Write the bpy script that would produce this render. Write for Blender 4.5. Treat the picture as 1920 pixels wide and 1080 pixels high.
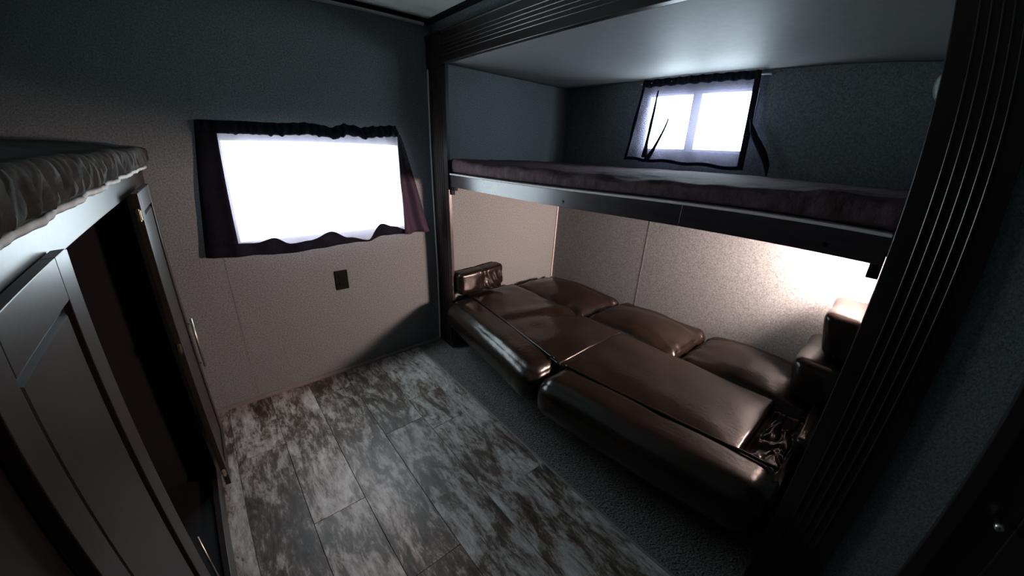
import bpy, bmesh, math, random
from mathutils import Vector, Matrix, noise

random.seed(7)
for o in list(bpy.data.objects):
    bpy.data.objects.remove(o)
scene = bpy.context.scene
C = scene.collection

# ------------------------------------------------------------------ camera
cam_data = bpy.data.cameras.new('camera')
cam = bpy.data.objects.new('camera', cam_data)
C.objects.link(cam)
rx = Vector((0.7600659659784658, -0.6486642913139036, 0.03917096546490752))
ry = Vector((0.20569454428836795, 0.29732287404439006, 0.9323566179418606))
fw = Vector((0.6164328688602048, 0.700595279561756, -0.3594117032659936))
M = Matrix((rx, ry, -fw)).transposed().to_4x4()
M.translation = Vector((-1.1401, -2.0958, 1.3319))
cam.matrix_world = M
cam_data.type = 'PANO'                      # ultra-wide phone lens with its barrel distortion
cam_data.sensor_width = 36.0
cam_data.sensor_height = 20.25
cam_data.sensor_fit = 'HORIZONTAL'
cam_data.clip_start = 0.01
LENS = dict(k0=0.0, k1=0.08702661916679374, k2=-0.002035955105643909, k3=1.2026182235699089e-05, k4=6.333010411315766e-07)
for holder in (cam_data, getattr(cam_data, 'cycles', None)):
    if holder is None:
        continue
    try:
        holder.panorama_type = 'FISHEYE_LENS_POLYNOMIAL'
        holder.fisheye_fov = math.radians(178)
        for k, v in LENS.items():
            setattr(holder, 'fisheye_polynomial_' + k, -v)
        break
    except (AttributeError, TypeError):
        pass
scene.camera = cam

# ------------------------------------------------------------------ world, light strengths, exposure
world = bpy.data.worlds.new('world')
scene.world = world
world.use_nodes = True
wb = world.node_tree.nodes['Background']
wb.inputs[0].default_value = (0.75, 0.86, 1.0, 1)
wb.inputs[1].default_value = 1.0
PANE_BACK = ((0.78, 0.95, 1.0), 16.0)       # daylight in the three window panes
PANE_UPPER = ((0.74, 0.92, 1.0), 24.0)
PANE_LOWER = ((1.0, 0.68, 0.59), 340.0)
scene.view_settings.view_transform = 'Standard'
scene.view_settings.look = 'None'
scene.view_settings.exposure = 0.6
scene.view_settings.gamma = 1.0
scene.view_settings.use_curve_mapping = False

# ------------------------------------------------------------------ material helpers
MATS = {}

def nodes_of(name):
    m = bpy.data.materials.new(name)
    m.use_nodes = True
    nt = m.node_tree
    return m, nt, nt.nodes['Principled BSDF'], nt.nodes['Material Output']

def N(nt, kind, **kw):
    n = nt.nodes.new(kind)
    for k, v in kw.items():
        setattr(n, k, v)
    return n

def ramp(nt, stops):
    r = N(nt, 'ShaderNodeValToRGB')
    e = r.color_ramp.elements
    while len(e) > 1:
        e.remove(e[-1])
    e[0].position, e[0].color = stops[0][0], (*stops[0][1], 1)
    for p, c in stops[1:]:
        x = e.new(p)
        x.color = (*c, 1)
    return r

def simple(name, col, rough=0.5, metal=0.0, spec=0.5, var=0.0, scale=60, stretch=(1, 1, 1), bump=0.0, bscale=None, coat=0.0):
    m, nt, b, out = nodes_of(name)
    b.inputs['Roughness'].default_value = rough
    b.inputs['Metallic'].default_value = metal
    b.inputs['Specular IOR Level'].default_value = spec
    b.inputs['Coat Weight'].default_value = coat
    b.inputs['Coat Roughness'].default_value = 0.2
    b.inputs['Base Color'].default_value = (*col, 1)
    if var or bump:
        tc = N(nt, 'ShaderNodeTexCoord')
        mp = N(nt, 'ShaderNodeMapping')
        mp.inputs['Scale'].default_value = stretch
        nt.links.new(tc.outputs['Object'], mp.inputs[0])
        nz = N(nt, 'ShaderNodeTexNoise')
        nz.inputs['Scale'].default_value = scale
        nz.inputs['Detail'].default_value = 5
        nz.inputs['Roughness'].default_value = 0.65
        nt.links.new(mp.outputs[0], nz.inputs[0])
        if var:
            lo = tuple(max(0, c * (1 - var)) for c in col)
            hi = tuple(min(1, c * (1 + var)) for c in col)
            r = ramp(nt, [(0.3, lo), (0.7, hi)])
            nt.links.new(nz.outputs[0], r.inputs[0])
            nt.links.new(r.outputs[0], b.inputs['Base Color'])
        if bump:
            n2 = nz
            if bscale:
                n2 = N(nt, 'ShaderNodeTexNoise')
                n2.inputs['Scale'].default_value = bscale
                n2.inputs['Detail'].default_value = 4
                nt.links.new(mp.outputs[0], n2.inputs[0])
            bp = N(nt, 'ShaderNodeBump')
            bp.inputs['Strength'].default_value = bump
            bp.inputs['Distance'].default_value = 0.004
            nt.links.new(n2.outputs[0], bp.inputs['Height'])
            nt.links.new(bp.outputs[0], b.inputs['Normal'])
    MATS[name] = m
    return m

def emitter(name, col, strength):
    m, nt, b, out = nodes_of(name)
    b.inputs['Base Color'].default_value = (0.8, 0.8, 0.8, 1)
    b.inputs['Roughness'].default_value = 0.1
    b.inputs['Emission Color'].default_value = (*col, 1)
    b.inputs['Emission Strength'].default_value = strength
    MATS[name] = m
    return m

def sheer(name, col, clear, through):
    """thin woven curtain: part open weave, part cloth that lets some light through"""
    m, nt, b, out = nodes_of(name)
    nt.nodes.remove(b)
    df = N(nt, 'ShaderNodeBsdfDiffuse')
    df.inputs[0].default_value = (*col, 1)
    tl = N(nt, 'ShaderNodeBsdfTranslucent')
    tl.inputs[0].default_value = (*[min(1, c * 2.2) for c in col], 1)
    tp = N(nt, 'ShaderNodeBsdfTransparent')
    a = N(nt, 'ShaderNodeMixShader')
    a.inputs[0].default_value = through
    c = N(nt, 'ShaderNodeMixShader')
    c.inputs[0].default_value = clear
    nt.links.new(df.outputs[0], a.inputs[1])
    nt.links.new(tl.outputs[0], a.inputs[2])
    nt.links.new(a.outputs[0], c.inputs[1])
    nt.links.new(tp.outputs[0], c.inputs[2])
    nt.links.new(c.outputs[0], out.inputs[0])
    MATS[name] = m
    return m

# wallpaper: mottled slate
simple('wallpaper', (0.155, 0.178, 0.184), rough=0.75, var=0.48, scale=150, bump=0.25, bscale=240, spec=0.25)
simple('slide_ceiling', (0.21, 0.208, 0.212), rough=0.6, var=0.08, scale=25, bump=0.08, bscale=50)
simple('room_ceiling', (0.55, 0.57, 0.54), rough=0.7, var=0.06, scale=40)
simple('dark_wood', (0.022, 0.014, 0.013), rough=0.34, var=0.5, scale=14, stretch=(6, 6, 0.5), bump=0.05, spec=0.5)
simple('cabinet_wood', (0.017, 0.014, 0.0125), rough=0.32, var=0.35, scale=12, stretch=(5, 5, 0.5), bump=0.02, spec=0.32)
simple('trim_wood', (0.014, 0.009, 0.009), rough=0.32, var=0.2, scale=20, stretch=(4, 4, 0.6))
simple('header_wood', (0.014, 0.009, 0.009), rough=0.32)
simple('rail_laminate', (0.026, 0.021, 0.024), rough=0.24, var=0.2, scale=20, stretch=(3, 0.5, 3))
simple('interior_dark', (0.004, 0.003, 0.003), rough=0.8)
simple('black_rubber', (0.004, 0.004, 0.004), rough=0.6, spec=0.1)
simple('black_plastic', (0.004, 0.004, 0.004), rough=0.55, spec=0.1)
simple('white_bead', (0.72, 0.72, 0.72), rough=0.35)
simple('grey_bead', (0.42, 0.41, 0.40), rough=0.4)
simple('base_trim', (0.16, 0.15, 0.145), rough=0.45)
simple('white_board', (0.62, 0.58, 0.58), rough=0.55)
simple('window_frame', (0.35, 0.35, 0.36), rough=0.4)
simple('brushed_metal', (0.62, 0.60, 0.57), rough=0.28, metal=1.0)
simple('brass', (0.75, 0.62, 0.38), rough=0.25, metal=1.0)
simple('leather', (0.010, 0.0068, 0.0052), rough=0.25, var=0.25, scale=9, bump=0.22, bscale=55, spec=0.36)
simple('sofa_shell', (0.010, 0.009, 0.009), rough=0.7)
simple('bunk_cover', (0.070, 0.042, 0.050), rough=0.85, var=0.35, scale=35, bump=0.9, bscale=38, stretch=(1.6, 1.0, 0.6), spec=0.2)
simple('loft_cover', (0.036, 0.035, 0.032), rough=0.85, var=0.4, scale=30, bump=0.3, bscale=110, spec=0.2)
simple('white_sheet', (0.45, 0.46, 0.44), rough=0.8, var=0.1, scale=40)
simple('subfloor', (0.02, 0.018, 0.017), rough=0.9)
simple('door_wood', (0.020, 0.017, 0.017), rough=0.4, var=0.3, scale=14, stretch=(5, 5, 0.5))
simple('lamp_plastic', (0.55, 0.75, 0.70), rough=0.2)
sheer('sheer_curtain', (0.17, 0.15, 0.18), 0.36, 0.28)
sheer('bunk_sheer', (0.085, 0.078, 0.110), 0.34, 0.3)
simple('curtain_hem', (0.009, 0.010, 0.018), rough=0.9, var=0.3, scale=60, spec=0.1)
simple('curtain_side', (0.034, 0.022, 0.040), rough=0.75, var=0.3, scale=60, spec=0.2)
emitter('pane_back', *PANE_BACK)
emitter('pane_upper', *PANE_UPPER)
emitter('pane_lower', *PANE_LOWER)

def make_carpet_mat():
    m, nt, b, out = nodes_of('carpet')
    g = N(nt, 'ShaderNodeNewGeometry')
    nz = N(nt, 'ShaderNodeTexNoise')
    nz.inputs['Scale'].default_value = 260
    nz.inputs['Detail'].default_value = 3
    nt.links.new(g.outputs['Position'], nz.inputs[0])
    r = ramp(nt, [(0.35, (0.034, 0.031, 0.031)), (0.60, (0.17, 0.158, 0.155)), (0.75, (0.36, 0.34, 0.34))])
    nt.links.new(nz.outputs[0], r.inputs[0])
    nt.links.new(r.outputs[0], b.inputs['Base Color'])
    b.inputs['Roughness'].default_value = 0.95
    b.inputs['Specular IOR Level'].default_value = 0.1
    MATS['carpet'] = m
make_carpet_mat()

def make_plank_mat():
    """weathered printed vinyl: long smears of bleached grey over dark brown, shifted for each plank"""
    m, nt, b, out = nodes_of('weathered_plank')
    g = N(nt, 'ShaderNodeNewGeometry')
    oi = N(nt, 'ShaderNodeObjectInfo')
    off = N(nt, 'ShaderNodeMath', operation='MULTIPLY')
    off.inputs[1].default_value = 37.0
    nt.links.new(oi.outputs['Random'], off.inputs[0])
    comb = N(nt, 'ShaderNodeCombineXYZ')
    nt.links.new(off.outputs[0], comb.inputs[2])
    add = N(nt, 'ShaderNodeVectorMath', operation='ADD')
    nt.links.new(g.outputs['Position'], add.inputs[0])
    nt.links.new(comb.outputs[0], add.inputs[1])
    def nz(scale, st, det, rough):
        mp = N(nt, 'ShaderNodeMapping')
        mp.inputs['Scale'].default_value = st
        nt.links.new(add.outputs[0], mp.inputs[0])
        n = N(nt, 'ShaderNodeTexNoise')
        n.inputs['Scale'].default_value = scale
        n.inputs['Detail'].default_value = det
        n.inputs['Roughness'].default_value = rough
        n.inputs['Distortion'].default_value = 0.6
        nt.links.new(mp.outputs[0], n.inputs[0])
        return n
    big = nz(4.6, (2.3, 0.9, 1), 7, 0.72)
    fine = nz(20.0, (2.6, 0.6, 1), 6, 0.75)
    mix = N(nt, 'ShaderNodeMix', data_type='FLOAT')
    mix.inputs[0].default_value = 0.42
    nt.links.new(big.outputs[0], mix.inputs[2])
    nt.links.new(fine.outputs[0], mix.inputs[3])
    sh = N(nt, 'ShaderNodeMath', operation='MULTIPLY_ADD')
    sh.inputs[1].default_value = 0.06
    nt.links.new(oi.outputs['Random'], sh.inputs[0])
    nt.links.new(mix.outputs[0], sh.inputs[2])
    r = ramp(nt, [(0.42, (0.022, 0.015, 0.011)), (0.50, (0.085, 0.066, 0.054)), (0.55, (0.25, 0.225, 0.21)), (0.65, (0.47, 0.46, 0.455))])
    nt.links.new(sh.outputs[0], r.inputs[0])
    nt.links.new(r.outputs[0], b.inputs['Base Color'])
    b.inputs['Roughness'].default_value = 0.42
    bp = N(nt, 'ShaderNodeBump')
    bp.inputs['Strength'].default_value = 0.08
    bp.inputs['Distance'].default_value = 0.002
    nt.links.new(fine.outputs[0], bp.inputs['Height'])
    nt.links.new(bp.outputs[0], b.inputs['Normal'])
    MATS['weathered_plank'] = m
make_plank_mat()

# ------------------------------------------------------------------ mesh helpers
def box(bm, x0, x1, y0, y1, z0, z1):
    x0, x1 = sorted((x0, x1)); y0, y1 = sorted((y0, y1)); z0, z1 = sorted((z0, z1))
    v = [bm.verts.new(p) for p in ((x0, y0, z0), (x1, y0, z0), (x1, y1, z0), (x0, y1, z0), (x0, y0, z1), (x1, y0, z1), (x1, y1, z1), (x0, y1, z1))]
    for f in ((0, 3, 2, 1), (4, 5, 6, 7), (0, 1, 5, 4), (1, 2, 6, 5), (2, 3, 7, 6), (3, 0, 4, 7)):
        bm.faces.new([v[i] for i in f])
    return bm

def B(*boxes, bevel=0.0, seg=2):
    bm = bmesh.new()
    for b in boxes:
        box(bm, *b)
    if bevel:
        bmesh.ops.bevel(bm, geom=list(bm.edges), offset=bevel, segments=seg, profile=0.5, affect='EDGES')
    return bm

def hole_wall(axis, lo, hi, t0, t1, holes, z0, z1):
    """wall slab; axis 'x' runs along X (thickness in Y), 'y' along Y (thickness in X); holes (a0,a1,zb,zt)"""
    bm = bmesh.new()
    As = sorted({lo, hi, *[h[0] for h in holes], *[h[1] for h in holes]})
    Zs = sorted({z0, z1, *[h[2] for h in holes], *[h[3] for h in holes]})
    for i in range(len(As) - 1):
        for j in range(len(Zs) - 1):
            ca, cz = (As[i] + As[i + 1]) / 2, (Zs[j] + Zs[j + 1]) / 2
            if any(h[0] < ca < h[1] and h[2] < cz < h[3] for h in holes):
                continue
            if axis == 'x':
                box(bm, As[i], As[i + 1], t0, t1, Zs[j], Zs[j + 1])
            else:
                box(bm, t0, t1, As[i], As[i + 1], Zs[j], Zs[j + 1])
    bmesh.ops.remove_doubles(bm, verts=bm.verts, dist=1e-5)
    return bm

def tube(bm, pts, r, n=10, cap=True):
    pts = [Vector(p) for p in pts]
    rings = []
    for i, p in enumerate(pts):
        d = (pts[min(i + 1, len(pts) - 1)] - pts[max(i - 1, 0)]).normalized()
        a = d.orthogonal().normalized() if i == 0 else (a - d * a.dot(d)).normalized()
        b = d.cross(a)
        rr = r[i] if isinstance(r, (list, tuple)) else r
        rings.append([bm.verts.new(p + a * rr * math.cos(t * math.tau / n) + b * rr * math.sin(t * math.tau / n)) for t in range(n)])
    for q, s in zip(rings, rings[1:]):
        for t in range(n):
            bm.faces.new((q[t], q[(t + 1) % n], s[(t + 1) % n], s[t]))
    if cap:
        bm.faces.new(rings[0][::-1]); bm.faces.new(rings[-1])
    return bm

def extrude_profile(prof, axis, a0, a1):
    """closed profile of (u,w) pairs swept along an axis: 'y': (x,z); 'z': (x,y); 'x': (y,z)"""
    bm = bmesh.new()
    def P(u, w, a):
        return {'y': (u, a, w), 'z': (u, w, a), 'x': (a, u, w)}[axis]
    A = [bm.verts.new(P(u, w, a0)) for u, w in prof]
    D = [bm.verts.new(P(u, w, a1)) for u, w in prof]
    n = len(prof)
    for i in range(n):
        bm.faces.new((A[i], A[(i + 1) % n], D[(i + 1) % n], D[i]))
    bm.faces.new(A[::-1]); bm.faces.new(D)
    return bm

def obj(name, bm, mat, parent=None, smooth=False):
    bmesh.ops.recalc_face_normals(bm, faces=bm.faces)
    me = bpy.data.meshes.new(name)
    bm.to_mesh(me); bm.free()
    me.materials.append(MATS[mat] if isinstance(mat, str) else mat)
    if smooth:
        me.polygons.foreach_set('use_smooth', [True] * len(me.polygons))
    o = bpy.data.objects.new(name, me)
    C.objects.link(o)
    if parent:
        o.parent = parent
        o.matrix_parent_inverse = parent.matrix_world.inverted() if parent.type != 'EMPTY' else Matrix.Translation(parent.location).inverted()
    return o

def thing(name, label, cat, loc=(0, 0, 0), group=None):
    o = bpy.data.objects.new(name, None)
    C.objects.link(o)
    o.location = loc
    o.empty_display_size = 0.05
    o['label'] = label; o['category'] = cat
    if group:
        o['group'] = group
    return o

def tag(o, label, cat, group=None):
    o['label'] = label; o['category'] = cat
    if group:
        o['group'] = group
    return o

def struct(name, bm, mat, label=None, cat=None, parent=None, smooth=False):
    o = obj(name, bm, mat, parent, smooth)
    if parent is None:
        o['kind'] = 'structure'
        if label:
            o['label'] = label; o['category'] = cat
    return o

def interp(tab, x):
    if x <= tab[0][0]:
        return tab[0][1]
    for (a, p), (b, q) in zip(tab, tab[1:]):
        if x <= b:
            t = (x - a) / (b - a)
            t = t * t * (3 - 2 * t)
            return p + (q - p) * t
    return tab[-1][1]

def sheet(nu, nv, fn, thick=0.0):
    """grid surface from fn(u,v); thick adds a back face so the cloth has body"""
    bm = bmesh.new()
    g = [[bm.verts.new(fn(i / nu, j / nv)) for j in range(nv + 1)] for i in range(nu + 1)]
    for i in range(nu):
        for j in range(nv):
            bm.faces.new((g[i][j], g[i + 1][j], g[i + 1][j + 1], g[i][j + 1]))
    if thick:
        bm.normal_update()
        bmesh.ops.solidify(bm, geom=list(bm.faces), thickness=thick)
    return bm

def cushion(x0, x1, y0, y1, z0, z1, r=0.05, n=(14, 18, 6), warp=None):
    """soft box: rounded edges, warp(p, u, v, w) moves each point (u,v,w in -1..1)"""
    bm = bmesh.new()
    c = Vector(((x0 + x1) / 2, (y0 + y1) / 2, (z0 + z1) / 2))
    h = Vector(((x1 - x0) / 2, (y1 - y0) / 2, (z1 - z0) / 2))
    r = min(r, h.x, h.y, h.z)
    cache = {}
    def vert(i, j, k):
        key = (i, j, k)
        if key in cache:
            return cache[key]
        u, v, w = 2 * i / n[0] - 1, 2 * j / n[1] - 1, 2 * k / n[2] - 1
        def dens(t):                        # crowd the rows towards the edges
            return math.sin(t * math.pi / 2) * 0.6 + t * 0.4
        u, v, w = dens(u), dens(v), dens(w)
        p = Vector((u * h.x, v * h.y, w * h.z))
        q = Vector((max(-h.x + r, min(h.x - r, p.x)), max(-h.y + r, min(h.y - r, p.y)), max(-h.z + r, min(h.z - r, p.z))))
        d = p - q
        if d.length > 1e-9:
            p = q + d.normalized() * min(r, d.length if d.length < r else r)
        p = p + c
        if warp:
            p = warp(p, u, v, w)
        cache[key] = bm.verts.new(p)
        return cache[key]
    a, b, e = n
    def quad(*k):
        bm.faces.new([vert(*t) for t in k])
    for i in range(a):
        for j in range(b):
            for k in (0, e):
                quad((i, j, k), (i + 1, j, k), (i + 1, j + 1, k), (i, j + 1, k))
    for i in range(a):
        for k in range(e):
            for j in (0, b):
                quad((i, j, k), (i + 1, j, k), (i + 1, j, k + 1), (i, j, k + 1))
    for j in range(b):
        for k in range(e):
            for i in (0, a):
                quad((i, j, k), (i, j + 1, k), (i, j + 1, k + 1), (i, j, k + 1))
    return bm

def nse(p, s, seed=0.0):
    return noise.noise(Vector((p[0] * s + seed, p[1] * s - seed, p[2] * s + 2 * seed)))

# ================================================================== STRUCTURE
XL, YB, H = -2.10, -3.45, 2.0               # left wall, wall behind the camera, room height
SX, SY0, SY1, SH = 1.05, -0.14, -2.14, 1.792  # slide-out: back wall, far end, near end, its ceiling

# --- floor: planks laid over a dark subfloor
floor = struct('floor', B((XL, SX, YB, 0.0, -0.06, -0.005)), 'subfloor')
cols = [-1.482, -1.286, -1.087, -0.890, -0.690, -0.490, -0.295, -0.193]
joints = [[-1.1, -2.3], [-0.45, -1.62, -2.8], [-0.96, -2.12], [-0.18, -1.36, -2.5], [-0.68, -1.88], [-0.515, -0.79, -1.98], [-1.29, -2.42]]
for ci in range(len(cols) - 1):
    ys = [-0.004] + joints[ci] + [YB]
    for k in range(len(ys) - 1):
        a, b = ys[k], ys[k + 1]
        bm = B((cols[ci] + 0.0008, cols[ci + 1] - 0.0008, b + 0.0008, a - 0.0008, -0.005, 0.0 + random.uniform(-0.0004, 0.0004)), bevel=0.0008, seg=1)
        obj('plank', bm, 'weathered_plank', floor)

# --- carpet strip with a short uneven pile
def carpet_fn(u, v):
    x, y = -0.19 + u * 1.24, YB * 0.65 * v - 0.003
    return (x, y, 0.004 + 0.004 * (nse((x, y, 0), 130) + 0.6 * nse((x, y, 0), 330, 3)) * (0.3 if u < 0.01 else 1))
bm = sheet(220, 420, carpet_fn)
struct('floor_carpet', bm, 'carpet', smooth=False)

# --- back wall: two papered panels with a seam, window hole
WB = (-1.06, -0.215, 0.872, 1.352)
wall_back = struct('wall_back', hole_wall('x', XL, SX + 0.1, 0.006, 0.06, [WB], 0, H + 0.05), 'wallpaper')
obj('wall_panel', hole_wall('x', XL, -1.1365, 0.0, 0.006, [], 0, H), 'wallpaper', wall_back)
obj('wall_panel', hole_wall('x', -1.1345, 0.012, 0.0, 0.006, [WB], 0, H), 'wallpaper', wall_back)
obj('seam_strip', B((-1.1365, -1.1345, 0.0015, 0.006, 0, H)), 'wallpaper', wall_back)

struct('wall_left', B((XL - 0.05, XL, YB, 0.0, 0, H)), 'wallpaper')
struct('wall_rear', B((XL, SX, YB - 0.05, YB, 0, H)), 'wallpaper')
# right wall: above the slide-out and beyond the near pilaster, with the door opening
struct('wall_right', hole_wall('y', YB, 0.0, 0.012, 0.05, [(SY1 - 0.03, -0.10, 0.0, 1.80), (-3.15, -2.445, 0.0, 1.93)], 0, H), 'wallpaper')
struct('ceiling', B((XL - 0.05, 0.05, YB - 0.05, 0.06, H, H + 0.05)), 'room_ceiling')

# --- slide-out shell
struct('wall_slideout_far', B((0.013, SX, SY0, -0.001, 0, SH + 0.1)), 'wallpaper')
WU = (-1.405, -0.80, 1.375, 1.69)
wall_so = struct('wall_slideout_back', hole_wall('y', SY1 - 0.05, -0.001, SX, SX + 0.05, [WU], 0, SH + 0.1), 'wallpaper')
obj('seam_strip', B((SX - 0.0012, SX, -0.952, -0.944, 0.02, 1.13)), 'wallpaper', wall_so)
WL = (0.73, 1.00, 0.87, 1.085)
struct('wall_slideout_near', hole_wall('x', 0.013, SX, SY1 - 0.05, SY1, [WL], 0, SH + 0.1), 'wallpaper')
def soc(u, v):
    x, y = 0.0 + u * SX, SY1 - 0.05 + v * (SY0 - SY1 + 0.05)
    sag = 0.016 * math.exp(-((y + 1.25) / 0.5) ** 2 - ((x - 0.72) / 0.22) ** 2) * (1 - u ** 6)
    return (x, y, SH - sag + 0.03 * max(0, (-y - 1.5)) * u)
struct('ceiling_slideout', sheet(30, 40, soc, 0.02), 'slide_ceiling', smooth=True)
struct('trim_slideout_corner', B((SX - 0.012, SX, SY0 - 0.010, SY0, 0.03, 1.12), bevel=0.003), 'grey_bead')

# --- ceiling and corner trims
t = struct('trim_ceiling_back', B((XL, -0.002, -0.030, -0.001, H - 0.016, H), bevel=0.003), 'black_plastic')
obj('bead', extrude_profile([(-0.001, H - 0.030), (-0.014, H - 0.027), (-0.016, H - 0.018), (-0.001, H - 0.016)], 'x', XL, -0.03), 'white_bead', t)
struct('trim_ceiling_right', B((-0.018, 0.011, YB, -0.032, H - 0.020, H), bevel=0.003), 'black_plastic')
struct('baseboard_back', extrude_profile([(-0.001, 0.0), (-0.014, 0.0), (-0.014, 0.008), (-0.006, 0.018), (-0.001, 0.018)], 'x', -1.40, -0.010), 'base_trim')
struct('trim_corner', extrude_profile([(-0.008, -0.001), (-0.008, -0.008), (-0.014, -0.009), (-0.016, -0.001)], 'z', 0.0, 1.755), 'white_bead')
struct('trim_carpet_edge', extrude_profile([(-0.198, 0.0), (-0.1955, 0.003), (-0.190, 0.004), (-0.186, 0.0)], 'y', YB, -0.016), 'base_trim')

# --- fluted casing round the slide-out mouth
def fluted(width, depth, n, groove=0.004, rise=0.003):
    """profile across the face: (along, out)"""
    pts = [(0, 0), (0, depth - 0.002), (0.002, depth)]
    m = width * 0.26
    step = (width - 2 * m) / max(1, n - 1)
    for i in range(n):
        c = m + i * step
        pts += [(c - groove, depth)] + [(c - groove * math.cos(q), depth + groove * math.sin(q)) for q in (0.6, 1.2, 1.94, 2.54)] + [(c + groove, depth)]
    pts += [(width - 0.002, depth), (width, depth - 0.002), (width, 0)]
    return pts
pf = fluted(0.188, 0.020, 5, 0.0030)
struct('trim_post', extrude_profile([(0.011 - d, -0.002 - a) for a, d in pf], 'z', 0.006, 1.765), 'trim_wood')
struct('trim_pilaster', extrude_profile([(0.011 - d, -2.092 - a) for a, d in fluted(0.172, 0.018, 5, 0.0030)], 'z', 0.006, 1.766), 'trim_wood')
hd = struct('trim_header', extrude_profile([(0.011 - d, 1.766 + a) for a, d in fluted(0.146, 0.026, 5, 0.0028)], 'y', -2.29, -0.002), 'header_wood')
obj('crown', extrude_profile([(0.010, 1.908), (-0.015, 1.908), (-0.019, 1.911), (-0.021, 1.916), (-0.019, 1.918), (0.010, 1.918)], 'y', -2.29, -0.002), 'header_wood', hd)
obj('corner_block', B((-0.020, -0.014, -0.16, -0.002, 1.757, 1.907), (-0.028, -0.014, -0.16, -0.002, 1.895, 1.918), bevel=0.002), 'header_wood', hd)

# --- windows (daylit panes)
def rect_frame_x(x0, x1, z0, z1, y0, y1, w):
    return B((x0, x1, y0, y1, z0, z0 + w), (x0, x1, y0, y1, z1 - w, z1), (x0, x0 + w, y0, y1, z0 + w, z1 - w), (x1 - w, x1, y0, y1, z0 + w, z1 - w), bevel=0.002)
def rect_frame_y(y0, y1, z0, z1, x0, x1, w):
    return B((x0, x1, y0, y1, z0, z0 + w), (x0, x1, y0, y1, z1 - w, z1), (x0, x1, y0, y0 + w, z0 + w, z1 - w), (x0, x1, y1 - w, y1, z0 + w, z1 - w), bevel=0.002)
w1 = struct('window_1', rect_frame_x(WB[0], WB[1], WB[2], WB[3], -0.004, 0.05, 0.010), 'window_frame')
obj('pane', B((WB[0] + 0.008, WB[1] - 0.008, 0.026, 0.030, WB[2] + 0.008, WB[3] - 0.008)), 'pane_back', w1)
w2 = struct('window_2', rect_frame_y(WU[0], WU[1], WU[2], WU[3], SX - 0.006, SX + 0.045, 0.014), 'window_frame')
obj('mullion', B((SX, SX + 0.04, -1.118, -1.066, WU[2] + 0.01, WU[3] - 0.01), bevel=0.003), 'window_frame', w2)
obj('pane', B((SX + 0.024, SX + 0.028, WU[0] + 0.012, -1.116, WU[2] + 0.012, WU[3] - 0.012)), 'pane_upper', w2)
obj('pane', B((SX + 0.024, SX + 0.028, -1.068, WU[1] - 0.012, WU[2] + 0.012, WU[3] - 0.012)), 'pane_upper', w2)
w3 = struct('window_3', rect_frame_x(WL[0], WL[1], WL[2], WL[3], SY1 - 0.045, SY1 + 0.006, 0.012), 'window_frame')
obj('pane', B((WL[0] + 0.01, WL[1] - 0.01, SY1 - 0.030, SY1 - 0.026, WL[2] + 0.01, WL[3] - 0.01)), 'pane_lower', w3)

# --- door in the right wall, past the pilaster
d1 = struct('door_1', B((0.014, 0.046, -3.14, -2.455, 0.012, 1.92), bevel=0.002), 'door_wood')
for z0, z1 in ((0.12, 0.85), (0.98, 1.80)):
    obj('door_panel', B((0.006, 0.016, -3.04, -2.56, z0, z1), bevel=0.004), 'door_wood', d1)
obj('casing', B((-0.010, 0.011, -2.452, -2.412, 0.006, 1.97), (-0.010, 0.011, -3.19, -3.148, 0.006, 1.97), (-0.010, 0.011, -3.148, -2.452, 1.93, 1.97), bevel=0.003), 'door_wood', d1)
kb = bmesh.new()
tube(kb, [(0.004, -2.515, 0.645), (-0.012, -2.515, 0.645), (-0.016, -2.515, 0.645), (-0.028, -2.515, 0.645), (-0.036, -2.515, 0.645), (-0.038, -2.515, 0.645)], [0.008, 0.006, 0.010, 0.013, 0.009, 0.001], 14)
obj('knob', kb, 'brushed_metal', d1, True)

# ================================================================== BUNK
bunk = thing('bunk_bed', 'dark-fronted fixed upper bunk spanning the slide-out above the leather futon', 'bunk bed', (0.5, -1.1, 1.13))
obj('rail', B((0.004, 0.030, -1.590, -0.191, 1.132, 1.198), bevel=0.0004), 'rail_laminate', bunk)
obj('rail', B((0.004, 0.030, -2.091, -1.5902, 1.132, 1.198), bevel=0.0004), 'rail_laminate', bunk)
obj('platform', B((0.031, SX - 0.002, SY1 + 0.002, SY0 - 0.002, 1.150, 1.196)), 'sofa_shell', bunk)
obj('edge_strip', B((0.000, 0.075, -2.091, -0.191, 1.1985, 1.207), bevel=0.003), 'white_board', bunk)
obj('bracket', B((0.004, 0.028, -0.235, -0.193, 1.112, 1.131), (0.004, 0.028, -0.203, -0.193, 1.085, 1.112), bevel=0.001), 'black_plastic', bunk)
obj('bracket', B((0.004, 0.028, -2.091, -2.066, 1.098, 1.131), bevel=0.001), 'black_plastic', bunk)
for y in (-1.10, -1.965):
    sb = bmesh.new()
    tube(sb, [(0.0045, y, 1.155), (0.0025, y, 1.155), (0.0018, y, 1.155)], [0.0055, 0.005, 0.001], 10)
    obj('screw', sb, 'black_plastic', bunk)

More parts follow.
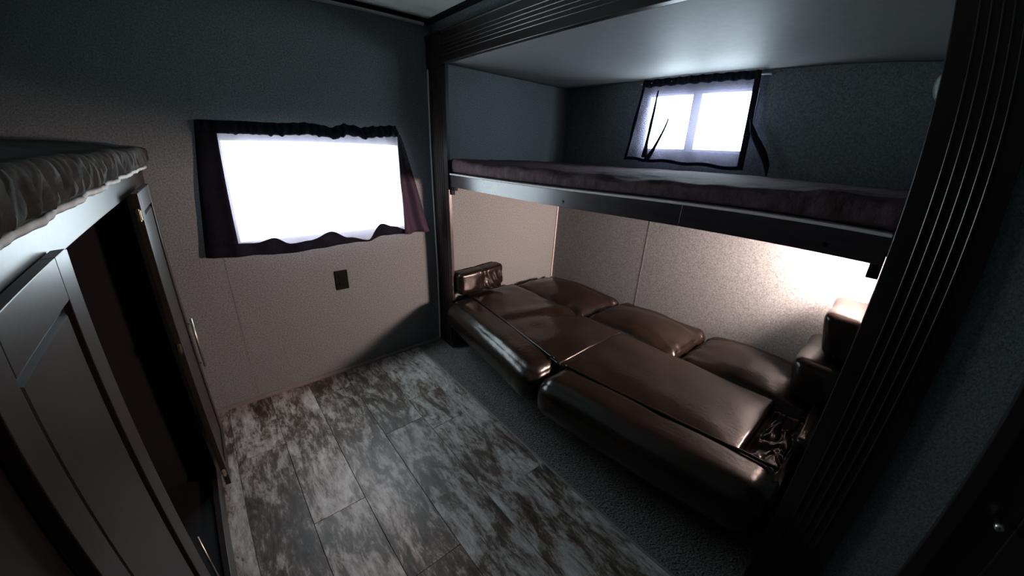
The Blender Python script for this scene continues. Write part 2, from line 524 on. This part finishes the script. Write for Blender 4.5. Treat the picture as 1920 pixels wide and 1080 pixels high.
def bunk_warp(p, u, v, w):
    # loose fitted cover: sagging front edge, diagonal drags and puckers along the hem
    if w > -0.9:
        front = max(0.0, -u)
        p.z += 0.010 * nse(p, 2.2, 1) + 0.006 * nse(p, 7, 2)
        if w > 0 and u < 0.3:
            p.z += 0.007 * math.sin(p.y * 26 + p.x * 40 + 4 * nse(p, 2.5, 4)) * max(0, nse(p, 2.2, 9) + 0.25) * (0.3 - u)
        p.z += 0.004 * (1 - u * u)
        if u < -0.55:
            drag = math.sin(p.y * 95 + p.z * 60 + 4 * nse(p, 3, 5))
            p.x += 0.004 * drag * nse(p, 4, 8) * (1 - 0.4 * w) + 0.006 * nse(p, 22, 7)
            p.z += 0.004 * math.sin(p.y * 34 + 70 * p.x + 5 * nse(p, 5, 3)) * nse(p, 3, 4) + 0.006 * nse(p, 13, 6)
        # rises at both ends, dips mid-way
        p.z += 0.018 * max(0, w) * (abs(v) ** 3)
        p.z -= 0.012 * max(0, w) * math.exp(-((p.y + 1.45) / 0.35) ** 2) * front
    return p
bm = cushion(0.012, SX - 0.012, SY1 + 0.012, SY0 - 0.014, 1.2105, 1.268, 0.026, (26, 150, 6), bunk_warp)
mt = tag(obj('bunk_mattress', bm, 'bunk_cover', None, True), 'thin mattress in a wrinkled plum-brown cover lying on the upper bunk', 'mattress')
def plank_ridge(u, v):
    y = -0.60 - 0.75 * u
    return (0.40 + 0.5 * v, y, 1.2)

# ================================================================== FUTON SOFA
sofa = thing('futon_sofa', 'dark brown leather sofa folded flat into a bed under the bunk', 'sofa', (0.45, -1.13, 0.0))
YM = -1.180                                  # gap between the two halves
def bow(y):
    return -0.115 * max(0.0, 1 - abs(y - YM) / 0.95) ** 1.0

def roll_warp(seed):
    def f(p, u, v, w):
        p.x += bow(p.y) * 1.0
        # fat roll: bulges forward at mid height
        p.x -= 0.022 * (1 - w * w) * (1 if u < 0 else 0) * (1 - 0.35 * v ** 4)
        p.x += 0.004 * nse(p, 9, seed) + 0.0012 * nse(p, 34, seed) + 0.002 * math.sin(p.y * 70 + 5 * nse(p, 6, seed)) * (abs(v) ** 3)
        p.z += 0.004 * nse(p, 7, seed + 3) - 0.012 * (abs(v) ** 6) * max(0, w)
        return p
    return f
for k, (ya, yb) in enumerate(((YM + 0.004, -0.200), (-2.075, YM - 0.004))):
    o = obj('front_roll', cushion(-0.070, 0.165, ya, yb, 0.195, 0.407, 0.075, (14, 60, 14), roll_warp(k * 5 + 1)), 'leather', sofa, True)
    pb = bmesh.new()
    n = 40
    tube(pb, [(0.104 + bow(ya + (yb - ya) * i / n), ya + 0.03 + (yb - ya - 0.06) * i / n, 0.408 + 0.002 * nse((0, i, 0), 0.3)) for i in range(n + 1)], 0.006, 8)
    obj('piping', pb, 'leather', o, True)

def seat_warp(seed, amp):
    def f(p, u, v, w):
        fr = (1 - u) / 2
        p.x += bow(p.y) * fr
        p.z += 0.012 * (1 - u ** 4) * (1 - v ** 8) * max(0, w)
        if w > 0:
            p.z += amp * (0.010 * nse(p, 4.0, seed) + 0.004 * nse(p, 11, seed))
            # drag fold running across the cushion
            d = (p.y + 0.78) + 0.38 * (p.x - 0.3)
            if seed < 3:
                p.z -= 0.013 * math.exp(-(d / 0.030) ** 2) * (0.4 + 0.6 * max(0, u + 0.7))
                p.z += 0.010 * math.exp(-((d - 0.09) / 0.05) ** 2)
        return p
    return f
obj('seat_cushion', cushion(0.100, 0.522, YM - 0.002, -0.205, 0.215, 0.401, 0.007, (26, 50, 8), seat_warp(1, 1.2)), 'leather', sofa, True)
obj('seat_cushion', cushion(0.100, 0.522, -1.930, YM + 0.002, 0.215, 0.401, 0.009, (26, 50, 8), seat_warp(6, 0.8)), 'leather', sofa, True)

def back_warp(seed):
    def f(p, u, v, w):
        t = max(0, w)
        p.z += (0.060 * (1 - u * u) * (1 - v * v) - 0.010) * t
        # puckers gathered towards the seams at the ends
        a = abs(v)
        p.z += t * 0.006 * (a ** 4) * math.sin(p.x * 75 + 6 * nse(p, 6, seed))
        p.z += t * 0.012 * nse(p, 5, seed) + t * 0.004 * nse(p, 14, seed)
        # long crease near the rear edge
        p.z -= t * 0.014 * math.exp(-((u - 0.55) / 0.07) ** 2)
        return p
    return f
for k, (ya, yb) in enumerate(((-0.885, -0.205), (-1.470, -0.895), (-2.070, -1.480))):
    obj('back_cushion', cushion(0.528, 1.000, ya, yb, 0.215, 0.395, 0.055, (30, 40, 8), back_warp(k * 4 + 2)), 'leather', sofa, True)

# base, legs
obj('base', B((0.065, 0.95, -2.04, -0.24, 0.100, 0.212), bevel=0.01), 'sofa_shell', sofa)
for x in (0.16, 0.88):
    for y in (-0.32, -1.96):
        lb = bmesh.new()
        tube(lb, [(x, y, 0.006), (x, y, 0.02), (x, y, 0.118)], [0.022, 0.024, 0.030], 14)
        obj('leg', lb, 'black_plastic', sofa, True)
obj('end_panel', B((-0.03, 0.95, -0.2000, -0.1960, 0.06, 0.36), bevel=0.001), 'sofa_shell', sofa)

# far armrest: upright padded flap with a seam and puckered hinge patch
def arm_warp(p, u, v, w):
    p.y += -0.010 * (1 - u * u) * (1 if v < 0 else 0) - 0.006 * nse(p, 14, 2)
    s = math.exp(-((u - 0.05) / 0.06) ** 2)
    if v < 0:
        p.y += 0.010 * s
        if u > 0.1 and w < 0.4:
            p.y += 0.008 * math.sin(p.x * 120 + p.z * 70)
    p.z += 0.010 * u * (1 if w > 0 else 0) + 0.004 * nse(p, 9, 6) - 0.006 * s * max(0, w)
    return p
obj('armrest', cushion(0.015, 0.395, -0.250, -0.150, 0.425, 0.592, 0.030, (40, 10, 16), arm_warp), 'leather', sofa, True)
# near armrest, folded up against the pilaster side
def arm2_warp(p, u, v, w):
    p.y += 0.006 * nse(p, 8, 4) + 0.02 * (w) * (1 if v > 0 else 0)
    p.z += 0.006 * nse(p, 9, 3)
    return p
obj('armrest', cushion(0.65, 0.985, -2.125, -1.985, 0.600, 0.790, 0.035, (20, 14, 16), arm2_warp), 'leather', sofa, True)
obj('arm_pad', cushion(0.56, 0.985, -2.115, -1.935, 0.408, 0.598, 0.060, (24, 16, 8), arm2_warp), 'leather', sofa, True)

# fold-down console well with crumpled leather lining
def well(u, v):
    x, y = 0.085 + bow(-2.0) + 0.42 * u, -2.060 + 0.125 * v
    e = min(u, 1 - u, v, 1 - v)
    z = 0.335 + 0.040 * math.exp(-(e / 0.06) ** 2)
    z += 0.016 * abs(math.sin(14 * u + 5 * v + 3.0 * nse((u, v, 0), 4, 2))) * min(1, e * 7)
    z += 0.010 * nse((u, v, 0), 6, 9)
    z -= 0.012 * math.exp(-((u - 0.52 + 0.1 * v) / 0.03) ** 2)
    return (x, y, z)
obj('console_lining', sheet(60, 36, well), 'leather', sofa, True)
obj('console_block', B((0.09, 0.515, -2.072, -1.932, 0.215, 0.318), bevel=0.004), 'leather', sofa)
def cap_warp(p, u, v, w):
    p.x += 0.0
    p.z += 0.004 * nse(p, 8, 1) - 0.008 * math.exp(-((u - 0.2) / 0.05) ** 2)
    return p
obj('arm_cap', cushion(0.29, 0.70, -2.096, -2.048, 0.345, 0.425, 0.022, (40, 8, 8), cap_warp), 'leather', sofa, True)

# ================================================================== CURTAINS
cb = thing('window_curtain', 'dark sheer curtain backlit by the wide window on the back wall', 'curtain', (-0.65, -0.03, 0.85))
topz = [(-1.134, 1.427), (-1.0, 1.424), (-0.818, 1.421), (-0.70, 1.428), (-0.636, 1.423), (-0.589, 1.413), (-0.51, 1.434), (-0.44, 1.422), (-0.376, 1.430), (-0.30, 1.438), (-0.242, 1.444)]
hemz = [(-1.202, 0.833), (-1.069, 0.829), (-0.87, 0.814), (-0.722, 0.822), (-0.559, 0.828), (-0.473, 0.827), (-0.378, 0.854), (-0.247, 0.850), (-0.092, 0.852)]
hemt = [(-1.202, 0.885), (-1.07, 0.892), (-0.994, 0.883), (-0.921, 0.898), (-0.851, 0.862), (-0.765, 0.868), (-0.653, 0.902), (-0.57, 0.860), (-0.472, 0.836), (-0.377, 0.923), (-0.309, 0.900), (-0.245, 0.878), (-0.092, 0.875)]
def cpos(s, z):
    """s runs 0..1 across the cloth; returns x and the depth at height z"""
    t = (1.43 - z) / 0.6
    xl = -1.134 - 0.068 * t
    xr = -0.242 + 0.15 * max(0, min(1, t)) ** 0.8
    x = xl + (xr - xl) * s
    y = -0.007 - (0.033 + 0.024 * t) * min(1.0, s * 9) ** 0.7
    amp = 0.004 + 0.010 * max(0, s - 0.55)
    y -= amp * math.sin(s * 60 + 2 * nse((s, t, 0), 3)) * (0.5 + 0.5 * t)
    y -= 0.016 * t * (0.5 + 0.5 * math.sin(s * 17 + 0.8))
    if t < 0.12:
        y -= 0.006 * math.sin(s * 150 + 5 * nse((s, 0, 0), 9)) * (0.12 - t) / 0.12
    return x, y
def gather(u):
    k = max(0.0, min(1.0, (u - 0.25) * 2))
    return k * (0.006 * nse((u, 0, 0), 26, 2) + 0.003 * math.sin(u * 120))
def curt(u, v):
    xb, _ = cpos(u, 0.84)
    xt, _ = cpos(u, 1.43)
    zb, zt = interp(hemz, xb), interp(topz, xt)
    z = zb + (zt - zb) * v
    x, y = cpos(u, z)
    return (x, y, z)
obj('cloth', sheet(150, 46, curt), 'sheer_curtain', cb, True)
def hem(u, v):
    xb, _ = cpos(u, 0.84)
    zb, zt = interp(hemz, xb), interp(hemt, xb)
    z = zb + (zt - zb) * v
    x, y = cpos(u, z)
    return (x, y - 0.003, z)
obj('hem', sheet(150, 6, hem, 0.0015), 'curtain_hem', cb, True)
def head(u, v):
    xt, _ = cpos(u, 1.43)
    zt = interp(topz, xt) + gather(u)
    z = zt - 0.052 + 0.054 * v - (1 - v) * 0.012 * max(0, nse((u, 1, 0), 40, 3))
    x, y = cpos(u, z)
    return (x, y - 0.005 - 0.008 * math.sin(math.pi * v), z)
obj('heading', sheet(150, 8, head, 0.0015), 'curtain_hem', cb, True)
def sidel(u, v):
    s = (0.122 - 0.038 * v) * u
    xb, _ = cpos(s, 0.84)
    z = interp(hemz, xb) + 0.02 + (1.395 - interp(hemz, xb)) * v
    x, y = cpos(s, z)
    return (x, y - 0.0025, z)
obj('side_hem', sheet(8, 30, sidel, 0.0015), 'curtain_hem', cb, True)
def sider(u, v):
    s0 = 0.995 - 0.135 * (1 - v) ** 0.8 - 0.012
    s = s0 + (1.003 - s0) * u
    xb, _ = cpos(s, 0.84)
    z = interp(hemz, xb) + (1.40 - interp(hemz, xb)) * v
    x, y = cpos(s, z)
    return (x, y - 0.014 - 0.009 * math.sin(u * 9 + v * 3) * (1 - v), z)
obj('side_drape', sheet(20, 40, sider, 0.0015), 'curtain_side', cb, True)
rb = bmesh.new()
tube(rb, [(-1.10, -0.001, 1.398), (-1.10, -0.016, 1.398), (-1.085, -0.022, 1.398), (-0.26, -0.024, 1.408), (-0.236, -0.018, 1.408), (-0.234, -0.001, 1.408)], 0.003, 8)
obj('rod', rb, 'white_bead', cb, True)

cu = thing('bunk_curtain', 'small dark sheer curtain backlit by the two-pane upper bunk window', 'curtain', (1.0, -1.1, 1.3))
def upos(s, z):
    t = (1.765 - z) / 0.46
    yl = -0.765 + 0.045 * t
    yr = -1.406 - 0.020 * t
    y = yl + (yr - yl) * s
    x = SX - 0.030 - 0.030 * t
    x -= 0.007 * math.sin(s * 38 + 2.5 * nse((s, t, 0), 3)) * (0.35 + 0.65 * t) * (1.3 - s)
    x -= 0.014 * math.exp(-((s - 0.30 + 0.10 * t) / 0.018) ** 2) * t
    if t < 0.15:
        x -= 0.005 * math.sin(s * 130) * (0.15 - t) / 0.15
    return x, y
def ubot(s):
    return 1.318 - 0.026 * s + 0.004 * math.sin(s * 20)
def ucurt(u, v):
    z = ubot(u) + (1.764 - ubot(u)) * v
    x, y = upos(u, z)
    return (x, y, z)
obj('cloth', sheet(140, 36, ucurt), 'bunk_sheer', cu, True)
def uhem(u, v):
    z = ubot(u) + 0.018 * v
    x, y = upos(u, z)
    return (x - 0.003, y, z)
obj('hem', sheet(120, 4, uhem, 0.0015), 'curtain_hem', cu, True)
def uhead(u, v):
    z = 1.726 + 0.040 * v
    x, y = upos(u, z)
    return (x - 0.003 - 0.006 * math.sin(math.pi * v), y, z + 0.003 * math.sin(u * 60))
obj('heading', sheet(120, 6, uhead, 0.0015), 'curtain_hem', cu, True)
for a, b in ((0.0, 0.03), (0.955, 1.0)):
    def uside(u, v, a=a, b=b):
        s = a + (b - a) * u
        z = ubot(s) + (1.745 - ubot(s)) * v
        x, y = upos(s, z)
        return (x - 0.0025, y, z)
    obj('side_hem', sheet(4, 24, uside, 0.0015), 'curtain_hem', cu, True)
for s0, s1, v0, v1 in ((0.19, 0.215, 0.90, 0.06), (0.345, 0.235, 0.55, 0.03)):
    def ufold(u, v, s0=s0, s1=s1, v0=v0, v1=v1):
        q = v0 + (v1 - v0) * v
        s = s0 + (s1 - s0) * v ** 1.3 + (u - 0.5) * (0.012 + 0.030 * v)
        z = ubot(s) + (1.745 - ubot(s)) * q
        x, y = upos(s, z)
        return (x - 0.019 - 0.003 * math.sin(math.pi * u), y, z)
    obj('fold', sheet(4, 24, ufold, 0.001), 'curtain_hem', cu, True)
stp = [(SX - 0.055, -1.420, 1.535), (SX - 0.062, -1.452, 1.470), (SX - 0.066, -1.500, 1.400), (SX - 0.062, -1.535, 1.335), (SX - 0.055, -1.548, 1.278)]
def strap(u, v):
    i = min(3, int(v * 4)); t = v * 4 - i
    p = Vector(stp[i]).lerp(Vector(stp[i + 1]), t)
    wd = 0.012 + 0.052 * math.sin(math.pi * min(1, v * 1.02)) ** 1.2
    return (p.x - 0.006 * math.sin(u * 3), p.y + wd * (u - 0.5) * 0.9 + 0.012, p.z + wd * (u - 0.5) * 0.35)
obj('tieback', sheet(6, 24, strap, 0.002), 'curtain_hem', cu, True)
rb = bmesh.new()
tube(rb, [(SX - 0.001, -0.75, 1.748), (SX - 0.026, -0.75, 1.748), (SX - 0.030, -0.77, 1.748), (SX - 0.030, -1.42, 1.748), (SX - 0.026, -1.445, 1.748), (SX - 0.001, -1.445, 1.748)], 0.004, 8)
obj('rod', rb, 'white_bead', cu, True)

# ================================================================== OUTLET, LAMP
ot = thing('wall_outlet', 'small black outlet plate on the back wall below the window', 'outlet', (-0.622, 0.0, 0.60))
obj('plate', B((-0.657, -0.588, -0.007, -0.0005, 0.543, 0.659), bevel=0.003), 'black_plastic', ot)
for z in (0.572, 0.614):
    obj('socket', B((-0.639, -0.606, -0.0095, -0.0065, z, z + 0.028), bevel=0.002), 'black_rubber', ot)
sb = bmesh.new()
tube(sb, [(-0.6225, -0.0065, 0.607), (-0.6225, -0.0085, 0.607), (-0.6225, -0.009, 0.607)], [0.003, 0.003, 0.0005], 10)
obj('screw', sb, 'black_plastic', ot)

lp = thing('reading_lamp', 'small pale oval reading lamp on the bunk wall beside the pilaster', 'lamp', (SX, -2.105, 1.69))
bb = bmesh.new()
for k, (dx, sc) in enumerate(((0.0, 1.0), (0.010, 1.0), (0.018, 0.86), (0.022, 0.55), (0.0232, 0.02))):
    ring = [bb.verts.new((SX - 0.0005 - dx, -2.105 + 0.030 * sc * math.cos(t * math.tau / 28), 1.69 + 0.052 * sc * math.sin(t * math.tau / 28))) for t in range(28)]
    if k:
        for t in range(28):
            bb.faces.new((prev[t], prev[(t + 1) % 28], ring[(t + 1) % 28], ring[t]))
    prev = ring
obj('lens', bb, 'lamp_plastic', lp, True)
rb = bmesh.new()
tube(rb, [(SX - 0.004, -2.105 + 0.031 * math.cos(t * math.tau / 28), 1.69 + 0.053 * math.sin(t * math.tau / 28)) for t in range(29)], 0.0035, 8)
obj('rim', rb, 'grey_bead', lp, True)

# ================================================================== LEFT CABINET
XF = -1.352                                  # face of the frame
cab = thing('wardrobe_cabinet', 'low dark wood wardrobe with both doors swung open under the loft mattress', 'cabinet', (-1.7, -1.1, 0.0))
OY0, OY1, OZ0, OZ1 = -1.262, -0.560, 0.10, 1.180
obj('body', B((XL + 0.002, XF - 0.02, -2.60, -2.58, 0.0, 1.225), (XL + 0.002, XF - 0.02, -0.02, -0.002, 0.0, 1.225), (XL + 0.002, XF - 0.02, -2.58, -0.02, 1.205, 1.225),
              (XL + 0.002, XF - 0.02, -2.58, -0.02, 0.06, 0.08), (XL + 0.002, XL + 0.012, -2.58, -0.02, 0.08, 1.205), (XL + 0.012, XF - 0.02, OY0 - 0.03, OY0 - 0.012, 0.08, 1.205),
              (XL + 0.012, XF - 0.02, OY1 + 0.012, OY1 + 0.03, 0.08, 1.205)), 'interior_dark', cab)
obj('top_rail', B((XF - 0.02, XF, -2.60, -0.002, OZ1, 1.240), bevel=0.0015), 'cabinet_wood', cab)
obj('bottom_rail', B((XF - 0.02, XF, -2.60, -0.002, 0.0, OZ0), bevel=0.0015), 'cabinet_wood', cab)
obj('stile', B((XF - 0.02, XF, -2.60, OY0, OZ0, OZ1), bevel=0.0015), 'cabinet_wood', cab)
obj('stile', B((XF - 0.02, XF, OY1, -0.002, OZ0, OZ1), bevel=0.0015), 'cabinet_wood', cab)
obj('clothes_rod', tube(bmesh.new(), [(-1.72, OY0 - 0.012, 1.10), (-1.72, OY1 + 0.012, 1.10)], 0.012, 10), 'brushed_metal', cab)

def cab_door(ya, yb, x0, hinge_far, lean=0.0):
    """door lying open against the frame, its inner face to the room; ya<yb"""
    z0, z1, th, s, r = 0.06, 1.197, 0.019, 0.055, 0.060
    x1 = x0 + th
    pts = [(x0, x1, ya, ya + s, z0, z1), (x0, x1, yb - s, yb, z0, z1), (x0, x1, ya + s, yb - s, z1 - r, z1), (x0, x1, ya + s, yb - s, z0, z0 + r)]
    d = obj('door', B(*pts, bevel=0.0015), 'cabinet_wood', cab)
    ia, ib, ja, jb = ya + s, yb - s, z0 + r, z1 - r
    obj('panel', B((x0 + 0.004, x1 - 0.010, ia, ib, ja, jb)), 'cabinet_wood', d)
    # raised field with a sloping moulding
    g = 0.004
    bm = bmesh.new()
    o_ = [bm.verts.new((x1 - 0.0102, y, z)) for y, z in ((ia + 0.010, ja + 0.010), (ib - 0.010, ja + 0.010), (ib - 0.010, jb - 0.010), (ia + 0.010, jb - 0.010))]
    i_ = [bm.verts.new((x1 - 0.004, y, z)) for y, z in ((ia + g + 0.012, ja + g + 0.012), (ib - g - 0.012, ja + g + 0.012), (ib - g - 0.012, jb - g - 0.012), (ia + g + 0.012, jb - g - 0.012))]
    for k in range(4):
        bm.faces.new((o_[k], o_[(k + 1) % 4], i_[(k + 1) % 4], i_[k]))
    bm.faces.new(i_); bm.faces.new(o_[::-1])
    obj('raised_field', bm, 'cabinet_wood', d)
    return d
dA = cab_door(-1.690, -1.352, -1.350, True)
dB = cab_door(-0.632, -0.276, -1.3315, False)
def bar_handle(parent, y, z0, z1, x):
    hb = bmesh.new()
    tube(hb, [(x, y, z0), (x, y, z1)], 0.005, 10)
    for z in (z0 + 0.02, z1 - 0.02):
        tube(hb, [(x, y, z), (x - 0.0155, y, z)], 0.004, 8)
    obj('handle', hb, 'brushed_metal', parent, True)
bar_handle(dB, -0.290, 0.43, 0.655, -1.298)
bar_handle(dA, -1.672, 0.43, 0.655, -1.316)
for (y, x) in ((-0.634, -1.322),):
    for z in (1.145, 0.70, 0.14):
        obj('hinge', B((x - 0.007, x + 0.007, y - 0.004, y + 0.001, z - 0.026, z + 0.004), (x - 0.004, x + 0.004, y - 0.006, y - 0.003, z - 0.030, z + 0.008), bevel=0.001), 'brass', dB)
stay = bmesh.new()
tube(stay, [(-1.347, -1.235, 0.16), (-1.347, -1.230, 0.46)], 0.003, 8)
obj('door_stay', stay, 'brushed_metal', cab, True)

# --- loft mattress with gathered skirt on top of the cabinet
def loft_warp(p, u, v, w):
    front = max(0.0, (u - 0.80) / 0.20)
    if w > -0.98:
        k = (1 + w) / 2
        g = 0.8 * math.sin(p.y * 150 + p.z * 40 + 5 * nse((p.y, 0, 0), 9)) + 0.8 * math.sin(p.y * 260 + 4 * nse((p.y, 1, 0), 14)) + 1.2 * nse(p, 40, 4)
        p.x += front * 0.0055 * g * (1 - 0.3 * w)
        p.z += 0.004 * front * nse(p, 20, 1)
        back = max(0.0, (0.75 - u)) / 1.2
        p.z += k * (0.075 * min(1, back) ** 0.7 + 0.006 * nse(p, 5, 3))
    return p
lm = thing('loft_mattress', 'thin grey-brown mattress with gathered skirt lying on the wardrobe', 'mattress', (-1.7, -1.2, 1.24))
obj('cover', cushion(XL + 0.01, -1.322, -2.55, -0.012, 1.2505, 1.322, 0.022, (30, 420, 10), loft_warp), 'loft_cover', lm, True)
def fringe(u, v):
    y = -2.5 + 2.486 * u
    x = -1.333 + 0.004 * math.sin(y * 30 + 3 * nse((y, 0, 0), 5)) + 0.0015 * math.sin(y * 110)
    z = 1.2405 + 0.012 * v + 0.0035 * nse((y, 3, 0), 14)
    return (x + 0.004 * math.sin(math.pi * v), y, max(1.2405, z))
obj('sheet_edge', sheet(260, 4, fringe, 0.004), 'white_sheet', lm, True)
obj('underlay', B((XL + 0.02, -1.345, -2.54, -0.02, 1.2405, 1.2515)), 'white_sheet', lm)
